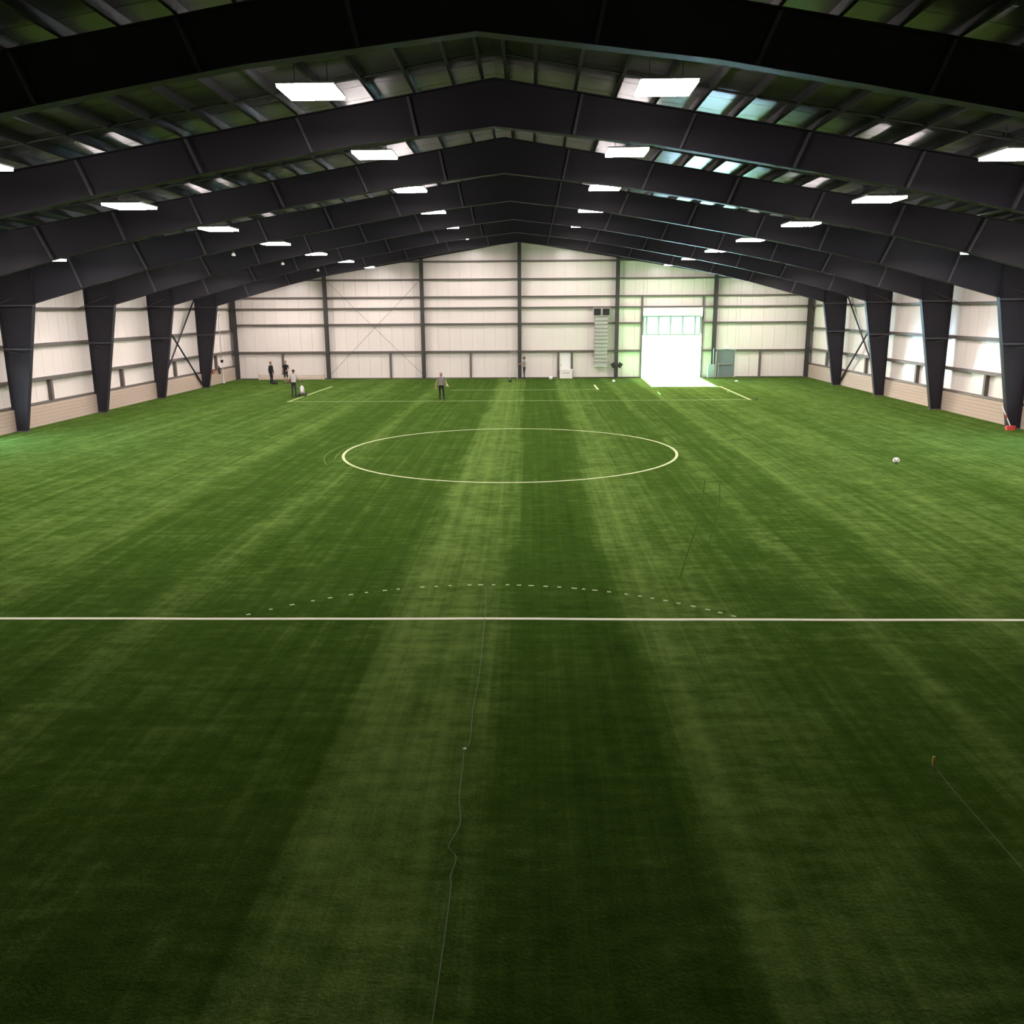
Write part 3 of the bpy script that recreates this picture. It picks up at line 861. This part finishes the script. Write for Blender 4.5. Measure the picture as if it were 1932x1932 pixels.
# ------------------------------------------------------------------ things along the end wall
# duct with a twin louvre head
dv = empty('ventilation_duct', (6.38, YF - .2, .95))
def vpart(n, m, x0, x1, y0, y1, z0, z1, par=dv): return cube(n, m, par, x0 - 6.38, x1 - 6.38, y0 - YF + .2, y1 - YF + .2, z0 - .95, z1 - .95)
nseg = 13
for k in range(nseg):
    z0 = .98 + k * (4.74 - .98) / nseg; z1 = .98 + (k + 1) * (4.74 - .98) / nseg
    vpart('duct_section', M['duct'], 5.88, 6.88, YF - .62, YF - .2, z0 + .015, z1 - .015)
    vpart('seam_rib', M['rib'], 5.85, 6.91, YF - .65, YF - .2, z1 - .022, z1 + .018)
vpart('intake_box', M['duct'], 5.75, 7.04, YF - .66, YF - .2, 4.78, 5.42)
for x0 in (5.80, 6.47):
    lv = vpart('louvre_opening', M['black'], x0, x0 + .52, YF - .685, YF - .66, 4.86, 5.37)
    for q in range(4):
        vpart('louvre_blade', M['black'], x0 + .02, x0 + .50, YF - .71, YF - .686, 4.90 + q * .12, 4.925 + q * .12)
vpart('outlet_lip', M['white'], 5.85, 6.86, YF - .66, YF - .2, .93, .98)
tag(dv, 'tall grey ribbed duct with two black louvres on the end wall', 'duct')
# tilted dark lamps either side of the post
for s, lab in ((-1, 'on the duct side of'), (1, 'on the overhead door side of')):
    r = empty('work_lamp', (7.62 + s * .25, YF - .74, 1.02))
    mtx = Matrix.Rotation(s * math.radians(32), 4, 'Y')
    MB().box(-.16, .16, -.1, .08, -.2, .2, mtx).build('lamp_case', M['dark_brown'], r)
    MB().box(-.12, .12, -.115, -.1, -.15, .15, mtx).build('lens', M['black'], r)
    MB().box(-.02, .02, .08, .2, -.02, .05).build('bracket', M['girt'], r)
    tag(r, 'dark tilted lamp %s the post by the ribbed duct' % lab, 'lamp', 'dark lamps on the end wall post')
# exit light above the personnel door
ex = empty('emergency_light', (16.3, YF - .06, 2.22))
MB().box(-.19, .19, -.05, .05, 0, .2).build('case', M['white_plastic'], ex)
MB().box(-.15, .15, -.062, -.051, .03, .17).build('lens', M['exit'], ex)
tag(ex, 'small pinkish lit sign box above the grey personnel door', 'sign')
# cabinet by the column
cb = empty('electrical_cabinet', (14.98, YF - .72, 0))
MB().box(-.22, .3, -.15, .15, .05, 1.05).build('case', M['cabinet'], cb)
MB().box(-.19, .27, -.165, -.151, .1, 1.0).build('cabinet_door', M['cabinet'], cb)
MB().box(.2, .23, -.19, -.166, .5, .62).build('handle', M['chrome'], cb)
MB().tube([(.2, 0, 1.05), (.2, 0, 2.3)], .03, 8).build('conduit', M['cabinet'], cb)
MB().box(-.25, .33, -.18, .15, 0, .05).build('plinth', M['girt'], cb)
tag(cb, 'pale teal equipment cabinet between the end wall post and the personnel door', 'cabinet')
# white box by the white door
wb = empty('white_bin', (3.66, YF - .38, 0))
MB().box(-.5, .5, -.22, .22, 0, .62).build('bin_body', M['white_plastic'], wb)
MB().box(-.53, .53, -.25, .25, .62, .70).build('lid', M['white_plastic'], wb)
MB().box(-.3, .3, -.235, -.221, .4, .46).build('hand_grip', M['duct'], wb)
tag(wb, 'low white storage bin standing before the white door', 'bin')
# ladder by the middle post
ld = empty('step_ladder', (-.5, YF - .35, 0))
for sx in (-1, 1):
    MB().tube([(sx * .30, -.22, 0), (sx * .2, .0, 2.05)], .022, 6).build('rail', M['pipe'], ld)
for q in range(7):
    t = (q + .6) / 7.2
    w_ = .30 - .1 * t
    MB().box(-w_, w_, -.22 * (1 - t) - .04, -.22 * (1 - t) + .04, 2.05 * t - .012, 2.05 * t + .012).build('rung', M['pipe'], ld)
MB().box(-.22, .22, -.06, .06, 2.04, 2.09).build('top_cap', M['duct'], ld)
tag(ld, 'slim pale ladder leaning at the middle post of the end wall', 'ladder')
# barrier
br = empty('barrier', (-18.1, YF - .85, 0))
MB().box(-2.55, 2.55, -.03, .03, .30, .37).build('top_rail', M['beige_rail'], br)
MB().box(-2.55, 2.55, -.03, .03, .02, .06).build('bottom_rail', M['beige_rail'], br)
for q in range(24):
    x = -2.5 + q * 5.0 / 23
    cube('slat', M['barrier'], br, x - .09, x + .09, -.055, -.031, .03, .36)
for x in (-2.6, 2.6): MB().box(x - .04, x + .04, -.05, .05, 0, .42).build('end_post', M['beige_rail'], br)
tag(br, 'low tan slatted barrier along the foot of the end wall', 'barrier')
# bags by the two people in black
bgm = empty('kit_bag', (-17.18, 65.3, 0))
MB().lathe([(.13, 0), (.17, .05), (.18, .2), (.15, .34), (.06, .38)], n=16, sx=1.0, sy=.8).build('bag_body', M['brown'], bgm, smooth=True)
MB().tube([(-.1, 0, .34), (-.06, 0, .44), (.06, 0, .44), (.1, 0, .34)], .014, 6).build('strap', M['rubber'], bgm)
tag(bgm, 'round brown kit bag on the turf between two workers', 'bag')
bb = empty('kit_bag', (-18.25, 64.7, 0))
MB().lathe([(.14, 0), (.17, .04), (.17, .12), (.13, .2), (.05, .22)], n=16, sx=1.25, sy=.8).build('bag_body', M['rubber'], bb, smooth=True)
MB().tube([(-.1, 0, .19), (-.05, 0, .27), (.05, 0, .27), (.1, 0, .19)], .012, 6).build('strap', M['rubber'], bb)
tag(bb, 'low black kit bag on the turf beside the sideways person in black', 'bag')
# ------------------------------------------------------------------ things along the side walls
# white drop pipe and hose reel in the corner bay
pp = empty('standpipe', (-22.55, 65.9, 0))
MB().tube([(0, 0, .1), (0, 0, 4.6), (0, .25, 5.1)], .05, 8).build('pipe', M['pipe'], pp)
MB().box(-.07, .07, -.12, .12, 1.55, 1.75).build('valve', M['rubber'], pp)
MB().box(-.08, .08, -.09, .09, 0, .1).build('foot', M['pipe'], pp)
tag(pp, 'white vertical pipe on the side wall by the hall corner', 'pipe')
fe = empty('fire_extinguisher', (-22.52, 65.1, .75))
MB().lathe([(.07, 0), (.085, .02), (.085, .42), (.05, .5), (.025, .52), (.025, .56)], n=14).build('cylinder', M['dark_brown'], fe, smooth=True)
MB().box(-.02, .02, -.12, .03, .56, .60).build('lever', M['rubber'], fe)
MB().tube([(0, .03, .55), (0, .13, .4), (0, .12, .12)], .014, 6).build('hose', M['rubber'], fe)
MB().box(-.14, .0, -.05, .05, .2, .26).build('bracket', M['girt'], fe)
tag(fe, 'dark extinguisher hung on the side wall next to the white pipe', 'extinguisher')
rb = empty('hose_rack', (-22.55, 63.9, .85))
MB().tube([(0, .3 * math.cos(a * .5236), .16 + .16 * math.sin(a * .5236)) for a in range(13)], .03, 6).build('hose_coil', M['red'], rb)
MB().box(-.12, .0, -.04, .04, .05, .32).build('bracket', M['girt'], rb)
tag(rb, 'faint red hose coil on the beige wainscot near the corner', 'hose')
# broom leaning at the nearest column on the door side
bo = empty('push_broom', (22.02, 38.35, 0))
MB().tube([(.02, 0, .12), (-.30, .32, 1.02)], .022, 8).build('handle', M['white_plastic'], bo)
MB().tube([(-.12, .14, .52), (-.17, .19, .66)], .026, 8).build('handle_band', M['red'], bo)
MB().box(-.19, .19, -.08, .08, .1, .2).build('head', M['red'], bo)
MB().box(-.18, .18, -.07, .07, 0, .1).build('bristles', M['red'], bo)
tag(bo, 'white handled broom with a red head leaning on a column', 'broom')
